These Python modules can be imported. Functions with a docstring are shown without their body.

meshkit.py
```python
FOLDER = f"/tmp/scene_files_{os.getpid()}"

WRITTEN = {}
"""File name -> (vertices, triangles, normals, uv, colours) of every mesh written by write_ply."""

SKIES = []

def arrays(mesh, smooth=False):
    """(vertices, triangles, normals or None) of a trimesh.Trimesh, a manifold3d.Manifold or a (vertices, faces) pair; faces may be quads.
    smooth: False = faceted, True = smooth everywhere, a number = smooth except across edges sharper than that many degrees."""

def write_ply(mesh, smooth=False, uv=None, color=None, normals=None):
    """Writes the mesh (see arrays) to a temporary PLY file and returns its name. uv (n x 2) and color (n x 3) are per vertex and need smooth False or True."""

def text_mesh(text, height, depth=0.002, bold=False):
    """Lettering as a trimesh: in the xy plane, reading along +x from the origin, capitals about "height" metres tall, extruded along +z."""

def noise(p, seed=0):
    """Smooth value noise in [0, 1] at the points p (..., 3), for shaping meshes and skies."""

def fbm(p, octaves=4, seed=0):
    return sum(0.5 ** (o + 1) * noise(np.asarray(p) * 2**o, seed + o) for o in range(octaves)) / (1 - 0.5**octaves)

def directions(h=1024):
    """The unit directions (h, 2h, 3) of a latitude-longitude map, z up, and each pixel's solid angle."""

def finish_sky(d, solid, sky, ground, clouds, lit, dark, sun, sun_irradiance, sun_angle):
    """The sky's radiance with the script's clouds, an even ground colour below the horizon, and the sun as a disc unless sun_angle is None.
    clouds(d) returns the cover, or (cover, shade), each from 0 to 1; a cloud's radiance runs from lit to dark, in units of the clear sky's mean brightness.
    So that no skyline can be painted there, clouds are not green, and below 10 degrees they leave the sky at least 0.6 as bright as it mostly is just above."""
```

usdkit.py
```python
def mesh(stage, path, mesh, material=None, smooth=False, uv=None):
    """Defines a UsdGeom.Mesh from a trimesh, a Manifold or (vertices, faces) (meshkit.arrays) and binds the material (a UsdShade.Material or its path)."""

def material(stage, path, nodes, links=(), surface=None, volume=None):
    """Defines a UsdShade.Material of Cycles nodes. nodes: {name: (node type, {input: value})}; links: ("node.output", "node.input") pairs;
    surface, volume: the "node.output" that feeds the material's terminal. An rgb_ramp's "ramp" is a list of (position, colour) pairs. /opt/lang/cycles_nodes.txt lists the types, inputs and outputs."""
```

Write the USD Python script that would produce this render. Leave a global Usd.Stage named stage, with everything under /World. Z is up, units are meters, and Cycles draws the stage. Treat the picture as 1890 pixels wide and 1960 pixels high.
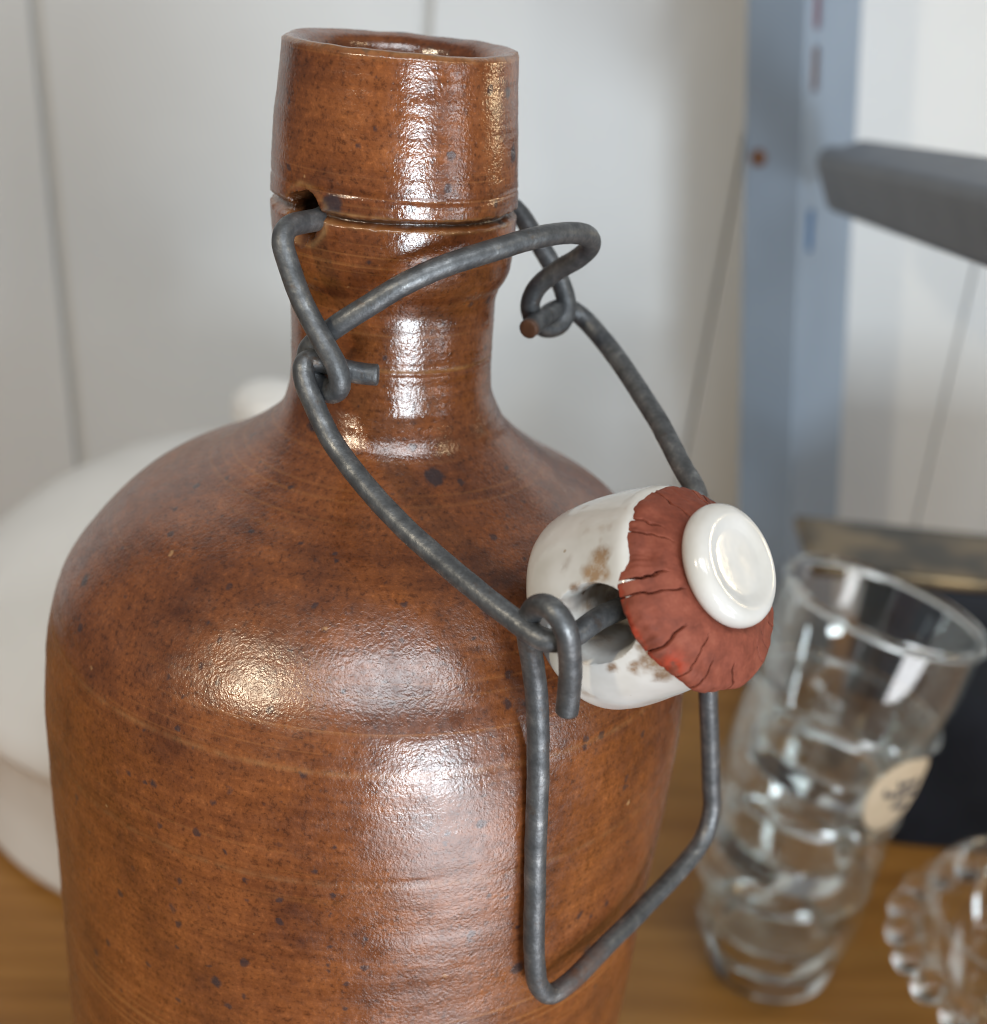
import math
import numpy as np
import trimesh
import manifold3d as m3
import usdkit
import meshkit
from pxr import Usd, UsdGeom, UsdLux, UsdShade, Gf, Sdf, Vt
from scipy.interpolate import PchipInterpolator

stage = Usd.Stage.CreateInMemory()
UsdGeom.SetStageUpAxis(stage, UsdGeom.Tokens.z)
UsdGeom.SetStageMetersPerUnit(stage, 1.0)
UsdGeom.Xform.Define(stage, '/World')
UsdGeom.Scope.Define(stage, '/World/Looks')

# ------------------------------------------------------------------ camera
CAM = np.array([0.0, -0.20488, 0.27])
PITCH, ROLL, YAW, FPX = 0.3994, 0.09379, 0.08766, 2700.0      # focal length for a picture 1890 wide
_cp, _sp, _cy, _sy = math.cos(PITCH), math.sin(PITCH), math.cos(YAW), math.sin(YAW)
FWD = np.array([_sy * _cp, _cy * _cp, -_sp])
_R = np.array([_cy, -_sy, 0.0])
_U = np.cross(_R, FWD)
RIGHT = math.cos(ROLL) * _R + math.sin(ROLL) * _U
UP = -math.sin(ROLL) * _R + math.cos(ROLL) * _U
camera = UsdGeom.Camera.Define(stage, '/World/camera')
M = Gf.Matrix4d(*RIGHT, 0, *UP, 0, *(-FWD), 0, *CAM, 1)
camera.AddTransformOp().Set(M)
camera.CreateHorizontalApertureAttr(36.0)
camera.CreateVerticalApertureAttr(36.0 * 1024 / 987)
FOCAL = FPX / 1890 * 36.0
camera.CreateFocalLengthAttr(FOCAL)
camera.CreateClippingRangeAttr(Gf.Vec2f(0.01, 50))
camera.CreateFocusDistanceAttr(0.186)
camera.CreateFStopAttr(16.5)
camera.CreateExposureAttr(-0.14)


def ray(u, v):
    d = FWD + RIGHT * (u - 945) / FPX - UP * (v - 980) / FPX
    return d / np.linalg.norm(d)


def at(u, v, y=None, z=None, d=None):
    """The point of the place seen at u, v (1890 wide) that lies at world y, at height z, or d metres deep."""
    r = ray(u, v)
    if y is not None:
        t = (y - CAM[1]) / r[1]
    elif z is not None:
        t = (z - CAM[2]) / r[2]
    else:
        t = d / (r @ FWD)
    return CAM + t * r


# ------------------------------------------------------------------ light
amb = usdkit.material(stage, '/World/Looks/room_light', {
    'tc': ('texture_coordinate', {}), 'sx': ('separate_xyz', {}),
    'r': ('rgb_ramp', {'ramp': [(0.0, (0.20, 0.16, 0.13)), (0.35, (0.34, 0.32, 0.30)), (0.6, (0.50, 0.52, 0.54)), (1.0, (0.62, 0.64, 0.66))]}),
    'mr': ('map_range', {'from_min': -1.0, 'from_max': 1.0, 'to_min': 0.0, 'to_max': 1.0}),
    'b': ('background_shader', {'strength': 0.24})},
    [('tc.generated', 'sx.vector'), ('sx.z', 'mr.value'), ('mr.result', 'r.fac'), ('r.color', 'b.color')], surface='b.background')
dome = UsdLux.DomeLight.Define(stage, '/World/room_light')
UsdShade.MaterialBindingAPI.Apply(dome.GetPrim()).Bind(amb)


def aim(prim, pos, target):
    z = np.asarray(pos, float) - np.asarray(target, float)
    z /= np.linalg.norm(z)
    x = np.cross([0, 0, 1.0], z); x /= np.linalg.norm(x)
    y = np.cross(z, x)
    UsdGeom.Xformable(prim).AddTransformOp().Set(Gf.Matrix4d(*x, 0, *y, 0, *z, 0, *map(float, pos), 1))


def around(az, el, dist, c=(0.0, 0.0, 0.18)):
    """A spot dist metres from the bottle, az degrees to the right of the line from bottle to camera."""
    a, e = math.radians(az), math.radians(el)
    return np.array(c) + dist * np.array([math.sin(a) * math.cos(e), -math.cos(a) * math.cos(e), math.sin(e)])


def rect(name, pos, target, w, h, nits, color):
    l = UsdLux.RectLight.Define(stage, '/World/' + name)
    l.CreateWidthAttr(w); l.CreateHeightAttr(h)
    l.CreateIntensityAttr(nits); l.CreateColorAttr(Gf.Vec3f(*color))
    aim(l.GetPrim(), pos, target)
    return l


def bulb(name, pos, r, nits, color):
    l = UsdLux.SphereLight.Define(stage, '/World/' + name)
    l.CreateRadiusAttr(r); l.CreateIntensityAttr(nits); l.CreateColorAttr(Gf.Vec3f(*color))
    UsdGeom.Xformable(l.GetPrim()).AddTranslateOp().Set(Gf.Vec3d(*map(float, pos)))


rect('shop_window_light', around(21, -8, 1.4), (0, 0, 0.18), 0.40, 0.34, 30.0, (0.84, 0.93, 1.0))
rect('side_window_light', around(57, -4, 1.4), (0, 0, 0.18), 0.08, 0.40, 18.0, (0.84, 0.93, 1.0))
rect('upper_window_light', around(10, 44, 1.6), (0, 0, 0.18), 1.2, 0.36, 11.0, (0.90, 0.95, 1.0))
rect('bright_floor_light', around(32, -32, 1.5), (0, 0, 0.14), 0.85, 0.62, 6.0, (0.97, 0.95, 0.98))
bulb('lamp_light', around(-42, 29, 0.95), 0.028, 460.0, (1.0, 0.84, 0.62))
bulb('lamp_light_001', around(62, 38, 1.1), 0.030, 90.0, (1.0, 0.78, 0.48))
bulb('lamp_light_002', (0.40, 0.10, 0.27), 0.022, 34.0, (1.0, 0.78, 0.48))

# ------------------------------------------------------------------ helpers
_used = {}


def path_for(name, parent):
    base = (parent.GetPath().pathString if parent else '/World') + '/' + name
    n = _used.get(base, 0)
    _used[base] = n + 1
    return base if n == 0 else f'{base}_{n:03d}'


def keys(p, **kw):
    for k, v in kw.items():
        if v:
            p.SetCustomDataByKey(k, v)


def thing(name, label=None, category=None, group=None, kind=None):
    p = UsdGeom.Xform.Define(stage, path_for(name, None)).GetPrim()
    keys(p, label=label, category=category, group=group, kind=kind)
    return p


def obj(name, mesh, mat, parent=None, smooth=True, primvars=None, **kw):
    m = usdkit.mesh(stage, path_for(name, parent), mesh, mat, smooth=smooth)
    if primvars:
        P = np.array(m.GetPointsAttr().Get())
        for k, fn in primvars.items():
            UsdGeom.PrimvarsAPI(m).CreatePrimvar(k, Sdf.ValueTypeNames.FloatArray, 'vertex').Set(Vt.FloatArray.FromNumpy(np.asarray(fn(P), np.float32)))
    keys(m.GetPrim(), **kw)
    return m.GetPrim()


def grid_mesh(P, wrap_u=True, cap0=False, cap1=False):
    """P (rows, cols, 3): a surface whose columns close on themselves; caps make fans over the first and last row."""
    n, k = P.shape[:2]
    v = P.reshape(-1, 3)
    i, j = np.meshgrid(np.arange(n - 1), np.arange(k if wrap_u else k - 1), indexing='ij')
    a = (i * k + j).ravel(); b = (i * k + (j + 1) % k).ravel(); c = a + k; d = b + k
    f = [np.stack([a, b, d], 1), np.stack([a, d, c], 1)]
    V = [v]; N = len(v)
    if cap0:
        V.append(P[0].mean(0)[None]); j = np.arange(k)
        f.append(np.stack([np.full(k, N), (j + 1) % k, j], 1)); N += 1
    if cap1:
        V.append(P[-1].mean(0)[None]); j = np.arange(k); o = (n - 1) * k
        f.append(np.stack([np.full(k, N), o + j, o + (j + 1) % k], 1)); N += 1
    return np.vstack(V), np.vstack(f)


def revolve(profile, n=96, closed=False):
    """profile: (r, z) rows, from the bottom outside upward; returns verts, faces around z."""
    pr = np.asarray(profile, float)
    if closed:
        pr = np.vstack([pr, pr[:1]])
    th = np.linspace(0, 2 * np.pi, n, endpoint=False)
    P = np.stack([pr[:, :1] * np.cos(th), pr[:, :1] * np.sin(th), np.repeat(pr[:, 1:], n, 1)], -1)
    return P


def dense(profile, step):
    """Round and resample a polyline profile (Catmull-Rom)."""
    p = np.asarray(profile, float)
    out = []
    q = np.vstack([2 * p[0] - p[1], p, 2 * p[-1] - p[-2]])
    for i in range(1, len(q) - 2):
        L = np.linalg.norm(q[i + 1] - q[i]); n = max(2, int(L / step))
        out.append(cr_seg(q[i - 1], q[i], q[i + 1], q[i + 2], np.linspace(0, 1, n, endpoint=False)))
    return np.vstack(out + [p[-1:]])


def cr_seg(p0, p1, p2, p3, t):
    """Centripetal Catmull-Rom between p1 and p2."""
    def tj(ti, a, b):
        return ti + max(np.linalg.norm(b - a), 1e-9) ** 0.5
    t0 = 0.0; t1 = tj(t0, p0, p1); t2 = tj(t1, p1, p2); t3 = tj(t2, p2, p3)
    t = (t1 + t * (t2 - t1))[:, None]
    A1 = (t1 - t) / (t1 - t0) * p0 + (t - t0) / (t1 - t0) * p1
    A2 = (t2 - t) / (t2 - t1) * p1 + (t - t1) / (t2 - t1) * p2
    A3 = (t3 - t) / (t3 - t2) * p2 + (t - t2) / (t3 - t2) * p3
    B1 = (t2 - t) / (t2 - t0) * A1 + (t - t0) / (t2 - t0) * A2
    B2 = (t3 - t) / (t3 - t1) * A2 + (t - t1) / (t3 - t1) * A3
    return (t2 - t) / (t2 - t1) * B1 + (t - t1) / (t2 - t1) * B2


def resample(c, step):
    s = np.r_[0, np.cumsum(np.linalg.norm(np.diff(c, axis=0), axis=1))]
    n = max(3, int(s[-1] / step))
    x = np.linspace(0, s[-1], n)
    return np.stack([np.interp(x, s, c[:, k]) for k in range(c.shape[1])], 1)


def wire(points, r, step=0.0004, sides=22, seed=1, soft=6):
    """A drawn iron wire along the points, with cut ends, slight flats and dents."""
    c = resample(dense(points, step), step)
    for _ in range(soft):
        c[1:-1] = 0.25 * c[:-2] + 0.5 * c[1:-1] + 0.25 * c[2:]
    kink = np.stack([meshkit.fbm(c * 130 + 7.3 * q, 3, seed + 40 + q) - 0.5 for q in range(3)], 1)
    c = c + 0.0003 * kink
    T = np.gradient(c, axis=0); T /= np.linalg.norm(T, axis=1, keepdims=True)
    n = np.cross(T[0], [0.3, 0.2, 1.0]); n /= np.linalg.norm(n)
    N = [n]
    for k in range(1, len(c)):
        n = N[-1] - T[k] * (N[-1] @ T[k]); N.append(n / np.linalg.norm(n))
    N = np.array(N); B = np.cross(T, N)
    # rounded, slightly ragged cut ends
    cs = [c[0] - T[0] * r * 0.16, c[0] - T[0] * r * 0.10]
    ce = [c[-1] + T[-1] * r * 0.10, c[-1] + T[-1] * r * 0.16]
    C = np.vstack([cs, c, ce]); N = np.vstack([N[:1], N[:1], N, N[-1:], N[-1:]]); B = np.vstack([B[:1], B[:1], B, B[-1:], B[-1:]])
    rad = np.full(len(C), r); rad[0] = rad[-1] = 0.62 * r; rad[1] = rad[-2] = 0.88 * r
    th = np.linspace(0, 2 * np.pi, sides, endpoint=False)
    dirs = N[:, None] * np.cos(th)[None, :, None] + B[:, None] * np.sin(th)[None, :, None]
    base = C[:, None] + dirs * rad[:, None, None]
    nz = meshkit.fbm(base * 420, 3, seed) - 0.5
    nz2 = meshkit.noise(base * 1900, seed + 9) - 0.5
    ridge = 0.016 * np.cos(2 * th + seed)[None]
    base = C[:, None] + dirs * (rad[:, None] * (1 + 0.05 * nz + 0.025 * nz2 + ridge))[..., None]
    return grid_mesh(base[:, ::-1], cap0=True, cap1=True)


def man(vf):
    return m3.Manifold(m3.Mesh(vert_properties=np.asarray(vf[0], np.float32), tri_verts=np.asarray(vf[1], np.uint32)))


def frame_move(P, origin, X, Y, Z):
    P = np.asarray(P)
    return np.asarray(origin) + P[..., :1] * np.asarray(X) + P[..., 1:2] * np.asarray(Y) + P[..., 2:3] * np.asarray(Z)


def box_mesh(x0, x1, y0, y1, z0, z1, r=0.0006):
    """A box with rounded edges."""
    b = m3.Manifold.batch_hull([m3.Manifold.sphere(r, 12).translate([x, y, z]) for x in (x0 + r, x1 - r) for y in (y0 + r, y1 - r) for z in (z0 + r, z1 - r)])
    return b


mat = lambda name, *a, **k: usdkit.material(stage, '/World/Looks/' + name, *a, **k)

# ------------------------------------------------------------------ materials
stoneware = mat('stoneware', {
    'g': ('geometry', {}),
    'tone': ('noise_texture', {'scale': 90.0, 'detail': 5.0, 'roughness': 0.72}),
    'tr': ('rgb_ramp', {'ramp': [(0.28, (0.078, 0.023, 0.009)), (0.44, (0.140, 0.042, 0.0125)), (0.58, (0.194, 0.060, 0.0165)), (0.74, (0.242, 0.080, 0.023))]}),
    'st': ('mapping', {'scale': (14.0, 14.0, 900.0)}),
    'sn': ('noise_texture', {'scale': 1.0, 'detail': 4.0, 'roughness': 0.65}),
    'sr': ('rgb_ramp', {'ramp': [(0.34, (0.78, 0.75, 0.73)), (0.5, (1, 1, 1)), (0.68, (1.16, 1.20, 1.24))]}),
    'mul': ('mix', {'mix_type': 'multiply', 'fac': 0.8}),
    'fn': ('noise_texture', {'scale': 1300.0, 'detail': 2.0, 'roughness': 0.7}),
    'fr': ('rgb_ramp', {'ramp': [(0.30, (0.45, 0.42, 0.42)), (0.46, (1, 1, 1)), (0.60, (1.10, 1.10, 1.10)), (0.72, (1.55, 1.60, 1.65))]}),
    'mul2': ('mix', {'mix_type': 'multiply', 'fac': 0.85}),
    # iron spots, two sizes
    'wn': ('noise_texture', {'scale': 900.0, 'detail': 2.0}),
    'wv': ('vector_math', {'math_type': 'scale', 'scale': 0.0011}),
    'wa': ('vector_math', {'math_type': 'add'}),
    'v1': ('voronoi_texture', {'scale': 120.0, 'randomness': 1.0}),
    'v1s': ('separate_color', {}),
    'v1p': ('math', {'math_type': 'power', 'value2': 3.2}),
    'v1m': ('math', {'math_type': 'multiply_add', 'value2': 0.21, 'value3': 0.0}),
    'v1d': ('math', {'math_type': 'subtract'}),
    'v1f': ('map_range', {'from_min': -0.035, 'from_max': 0.03, 'to_min': 0.0, 'to_max': 0.88, 'clamp': True}),
    'v2': ('voronoi_texture', {'scale': 420.0, 'randomness': 1.0}),
    'v2s': ('separate_color', {}),
    'v2p': ('math', {'math_type': 'power', 'value2': 5.0}),
    'v2m': ('math', {'math_type': 'multiply_add', 'value2': 0.30, 'value3': 0.0}),
    'v2d': ('math', {'math_type': 'subtract'}),
    'v2f': ('map_range', {'from_min': -0.06, 'from_max': 0.06, 'to_min': 0.0, 'to_max': 0.75, 'clamp': True}),
    'sp': ('math', {'math_type': 'maximum'}),
    'spot': ('mix', {'color2': (0.026, 0.020, 0.024)}),
    # pale specks of lime
    'v3': ('voronoi_texture', {'scale': 330.0, 'randomness': 1.0}), 'v3s': ('separate_color', {}),
    'v3p': ('math', {'math_type': 'power', 'value2': 22.0}), 'v3m': ('math', {'math_type': 'multiply', 'value2': 0.17}),
    'v3d': ('math', {'math_type': 'subtract'}), 'v3f': ('map_range', {'from_min': -0.02, 'from_max': 0.06, 'to_min': 0.0, 'to_max': 0.6, 'clamp': True}),
    'pale': ('mix', {'color2': (0.50, 0.29, 0.13)}),
    'ea': ('attribute', {'attribute': 'edge'}),
    'em': ('math', {'math_type': 'multiply'}), 'en': ('map_range', {'from_min': 0.35, 'from_max': 0.65, 'to_min': 0.2, 'to_max': 1.0, 'clamp': True}),
    'edge': ('mix', {'color2': (0.42, 0.23, 0.09)}),
    'da': ('attribute', {'attribute': 'dirt'}),
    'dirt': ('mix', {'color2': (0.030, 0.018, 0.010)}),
    'ls': ('mapping', {'scale': (7.0, 7.0, 1500.0)}), 'ln': ('noise_texture', {'scale': 1.0, 'detail': 1.0}), 'lm': ('map_range', {'from_min': 0.55, 'from_max': 0.66, 'clamp': True}),
    'lb': ('mapping', {'scale': (9.0, 9.0, 70.0)}), 'lbn': ('noise_texture', {'scale': 1.0, 'detail': 2.0}), 'lbm': ('map_range', {'from_min': 0.47, 'from_max': 0.60, 'to_max': 0.40, 'clamp': True}),
    'lf': ('math', {'math_type': 'multiply'}), 'line': ('mix', {'color2': (0.37, 0.155, 0.048)}),
    'zs': ('separate_xyz', {}), 'zr': ('map_range', {'from_min': 0.185, 'from_max': 0.205, 'to_min': 0.08, 'to_max': 0.0, 'clamp': True}), 'ra': ('math', {'math_type': 'add'}),
    # relief
    'b1': ('noise_texture', {'scale': 2000.0, 'detail': 2.0, 'roughness': 0.65}),
    'b2': ('noise_texture', {'scale': 420.0, 'detail': 2.0, 'roughness': 0.6}),
    'bu1': ('bump', {'strength': 0.44, 'distance': 0.00016}),
    'bu2': ('bump', {'strength': 0.15, 'distance': 0.00026}),
    'ro': ('map_range', {'from_min': 0.3, 'from_max': 0.7, 'to_min': 0.13, 'to_max': 0.26, 'clamp': True}),
    'p': ('principled_bsdf', {'ior': 1.55, 'specular_ior_level': 0.95}),
}, [('g.position', 'tone.vector'), ('tone.fac', 'tr.fac'), ('g.position', 'st.vector'), ('st.vector', 'sn.vector'), ('sn.fac', 'sr.fac'),
    ('tr.color', 'mul.color1'), ('sr.color', 'mul.color2'), ('g.position', 'fn.vector'), ('fn.fac', 'fr.fac'), ('mul.color', 'mul2.color1'), ('fr.color', 'mul2.color2'),
    ('g.position', 'wn.vector'), ('wn.color', 'wv.vector1'), ('g.position', 'wa.vector1'), ('wv.vector', 'wa.vector2'),
    ('wa.vector', 'v1.vector'), ('v1.color', 'v1s.color'), ('v1s.r', 'v1p.value1'), ('v1p.value', 'v1m.value1'), ('v1m.value', 'v1d.value1'), ('v1.distance', 'v1d.value2'), ('v1d.value', 'v1f.value'),
    ('wa.vector', 'v2.vector'), ('v2.color', 'v2s.color'), ('v2s.r', 'v2p.value1'), ('v2p.value', 'v2m.value1'), ('v2m.value', 'v2d.value1'), ('v2.distance', 'v2d.value2'), ('v2d.value', 'v2f.value'),
    ('v1f.result', 'sp.value1'), ('v2f.result', 'sp.value2'), ('sp.value', 'spot.fac'), ('line.color', 'spot.color1'),
    ('wa.vector', 'v3.vector'), ('v3.color', 'v3s.color'), ('v3s.g', 'v3p.value1'), ('v3p.value', 'v3m.value1'), ('v3m.value', 'v3d.value1'), ('v3.distance', 'v3d.value2'), ('v3d.value', 'v3f.value'),
    ('v3f.result', 'pale.fac'), ('spot.color', 'pale.color1'),
    ('g.position', 'ls.vector'), ('ls.vector', 'ln.vector'), ('ln.fac', 'lm.value'), ('g.position', 'lb.vector'), ('lb.vector', 'lbn.vector'), ('lbn.fac', 'lbm.value'), ('lm.result', 'lf.value1'), ('lbm.result', 'lf.value2'), ('lf.value', 'line.fac'), ('mul2.color', 'line.color1'),
    ('g.position', 'zs.vector'), ('zs.z', 'zr.value'), ('ro.result', 'ra.value1'), ('zr.result', 'ra.value2'),
    ('b2.fac', 'en.value'), ('ea.fac', 'em.value1'), ('en.result', 'em.value2'), ('em.value', 'edge.fac'), ('pale.color', 'edge.color1'),
    ('da.fac', 'dirt.fac'), ('edge.color', 'dirt.color1'), ('dirt.color', 'p.base_color'),
    ('g.position', 'b1.vector'), ('g.position', 'b2.vector'),
    ('b1.fac', 'bu1.height'), ('b2.fac', 'bu2.height'),
    ('bu2.normal', 'bu1.normal'), ('bu1.normal', 'p.normal'),
    ('b2.fac', 'ro.value'), ('ra.value', 'p.roughness')], surface='p.BSDF')

zinc = mat('zinc_wire', {
    'g': ('geometry', {}),
    'n': ('noise_texture', {'scale': 420.0, 'detail': 5.0, 'roughness': 0.65}),
    'r': ('rgb_ramp', {'ramp': [(0.28, (0.070, 0.074, 0.078)), (0.47, (0.115, 0.121, 0.127)), (0.60, (0.165, 0.172, 0.177)), (0.74, (0.29, 0.295, 0.29))]}),
    'n2': ('noise_texture', {'scale': 190.0, 'detail': 5.0, 'roughness': 0.7}),
    'r2': ('map_range', {'from_min': 0.60, 'from_max': 0.72, 'to_min': 0.0, 'to_max': 0.75, 'clamp': True}),
    'm': ('mix', {'color2': (0.10, 0.058, 0.030)}),
    'ra': ('attribute', {'attribute': 'rust'}), 'm2': ('mix', {'color2': (0.105, 0.045, 0.022)}),
    'rr': ('map_range', {'from_min': 0.3, 'from_max': 0.7, 'to_min': 0.58, 'to_max': 0.38, 'clamp': True}),
    'mm': ('math', {'math_type': 'multiply_add', 'value2': -0.6, 'value3': 0.65}),
    'b': ('noise_texture', {'scale': 1700.0, 'detail': 3.0}), 'bu': ('bump', {'strength': 0.5, 'distance': 0.00014}),
    'p': ('principled_bsdf', {'metallic': 0.75})},
    [('g.position', 'n.vector'), ('n.fac', 'r.fac'), ('g.position', 'n2.vector'), ('n2.fac', 'r2.value'), ('r2.result', 'm.fac'), ('r.color', 'm.color1'),
     ('ra.fac', 'm2.fac'), ('m.color', 'm2.color1'), ('m2.color', 'p.base_color'), ('n.fac', 'rr.value'), ('rr.result', 'p.roughness'),
     ('ra.fac', 'mm.value1'), ('mm.value', 'p.metallic'), ('g.position', 'b.vector'), ('b.fac', 'bu.height'), ('bu.normal', 'p.normal')], surface='p.BSDF')

porcelain = mat('porcelain', {
    'g': ('geometry', {}),
    'sa': ('attribute', {'attribute': 'stain'}),
    'n': ('noise_texture', {'scale': 900.0, 'detail': 6.0, 'roughness': 0.7}),
    'nr': ('map_range', {'from_min': 0.30, 'from_max': 0.55, 'to_min': 0.35, 'to_max': 1.0, 'clamp': True}),
    'mu': ('math', {'math_type': 'multiply', 'use_clamp': True}),
    'n2': ('noise_texture', {'scale': 160.0, 'detail': 4.0}),
    'r2': ('rgb_ramp', {'ramp': [(0.3, (0.58, 0.565, 0.52)), (0.6, (0.66, 0.65, 0.62))]}),
    'sc': ('rgb_ramp', {'ramp': [(0.3, (0.34, 0.20, 0.09)), (0.7, (0.13, 0.06, 0.025))]}),
    'm': ('mix', {}),
    'v': ('voronoi_texture', {'scale': 420.0}), 'vs': ('separate_color', {}), 'vp': ('math', {'math_type': 'power', 'value2': 20.0}),
    'vm': ('math', {'math_type': 'multiply', 'value2': 0.18}), 'vd': ('math', {'math_type': 'subtract'}),
    'vf': ('map_range', {'from_min': 0.0, 'from_max': 0.06, 'to_min': 0.0, 'to_max': 0.6, 'clamp': True}),
    'm2': ('mix', {'color2': (0.30, 0.20, 0.10)}),
    'b': ('noise_texture', {'scale': 260.0, 'detail': 2.0}), 'bu': ('bump', {'strength': 0.25, 'distance': 0.0003}),
    'ro': ('math', {'math_type': 'multiply_add', 'value2': 0.4, 'value3': 0.16}),
    'p': ('principled_bsdf', {'specular_ior_level': 0.55})},
    [('g.position', 'n.vector'), ('n.fac', 'nr.value'), ('sa.fac', 'mu.value1'), ('nr.result', 'mu.value2'), ('g.position', 'n2.vector'), ('n2.fac', 'r2.fac'), ('n2.fac', 'sc.fac'),
     ('mu.value', 'm.fac'), ('r2.color', 'm.color1'), ('sc.color', 'm.color2'),
     ('g.position', 'v.vector'), ('v.color', 'vs.color'), ('vs.r', 'vp.value1'), ('vp.value', 'vm.value1'), ('vm.value', 'vd.value1'), ('v.distance', 'vd.value2'), ('vd.value', 'vf.value'),
     ('vf.result', 'm2.fac'), ('m.color', 'm2.color1'), ('m2.color', 'p.base_color'),
     ('g.position', 'b.vector'), ('b.fac', 'bu.height'), ('bu.normal', 'p.normal'), ('mu.value', 'ro.value1'), ('ro.value', 'p.roughness')], surface='p.BSDF')

rubber = mat('red_rubber', {
    'g': ('geometry', {}), 'ra': ('attribute', {'attribute': 'raw'}),
    'n': ('noise_texture', {'scale': 380.0, 'detail': 5.0, 'roughness': 0.65}),
    'r': ('rgb_ramp', {'ramp': [(0.3, (0.150, 0.038, 0.022)), (0.55, (0.235, 0.062, 0.036)), (0.75, (0.30, 0.092, 0.055))]}),
    'm': ('mix', {'color2': (0.36, 0.045, 0.018)}),
    'n2': ('noise_texture', {'scale': 700.0, 'detail': 4.0}), 'nr': ('map_range', {'from_min': 0.42, 'from_max': 0.55, 'to_min': 0.0, 'to_max': 1.0, 'clamp': True}),
    'mu': ('math', {'math_type': 'multiply', 'use_clamp': True}),
    'bu': ('bump', {'strength': 0.6, 'distance': 0.0002}), 'p': ('principled_bsdf', {'roughness': 0.7, 'specular_ior_level': 0.3})},
    [('g.position', 'n.vector'), ('n.fac', 'r.fac'), ('g.position', 'n2.vector'), ('n2.fac', 'nr.value'), ('ra.fac', 'mu.value1'), ('nr.result', 'mu.value2'), ('mu.value', 'm.fac'), ('r.color', 'm.color1'),
     ('m.color', 'p.base_color'), ('n2.fac', 'bu.height'), ('bu.normal', 'p.normal')], surface='p.BSDF')

wall_paint = mat('wall_paint', {
    'g': ('geometry', {}), 'n': ('noise_texture', {'scale': 9.0, 'detail': 4.0}),
    'r': ('rgb_ramp', {'ramp': [(0.3, (0.54, 0.56, 0.57)), (0.7, (0.60, 0.62, 0.63))]}),
    'p': ('principled_bsdf', {'roughness': 0.45})}, [('g.position', 'n.vector'), ('n.fac', 'r.fac'), ('r.color', 'p.base_color')], surface='p.BSDF')

gap_dark = mat('board_gap', {'p': ('principled_bsdf', {'base_color': (0.56, 0.55, 0.52), 'roughness': 0.8})}, surface='p.BSDF')

wood = mat('shelf_wood', {
    'g': ('geometry', {}), 'mp': ('mapping', {'scale': (5.0, 60.0, 60.0)}),
    'n': ('noise_texture', {'scale': 1.6, 'detail': 6.0, 'roughness': 0.6, 'distortion': 1.2}),
    'r': ('rgb_ramp', {'ramp': [(0.25, (0.23, 0.095, 0.018)), (0.5, (0.34, 0.155, 0.034)), (0.75, (0.45, 0.225, 0.058))]}),
    'bu': ('bump', {'strength': 0.3, 'distance': 0.0006}),
    'p': ('principled_bsdf', {'roughness': 0.38})}, [('g.position', 'mp.vector'), ('mp.vector', 'n.vector'), ('n.fac', 'r.fac'), ('r.color', 'p.base_color'), ('n.fac', 'bu.height'), ('bu.normal', 'p.normal')], surface='p.BSDF')

glaze_white = mat('white_glaze', {
    'g': ('geometry', {}), 'n': ('noise_texture', {'scale': 30.0, 'detail': 3.0}),
    'r': ('rgb_ramp', {'ramp': [(0.3, (0.74, 0.74, 0.72)), (0.7, (0.80, 0.80, 0.785))]}),
    'p': ('principled_bsdf', {'roughness': 0.22})}, [('g.position', 'n.vector'), ('n.fac', 'r.fac'), ('r.color', 'p.base_color')], surface='p.BSDF')

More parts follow.
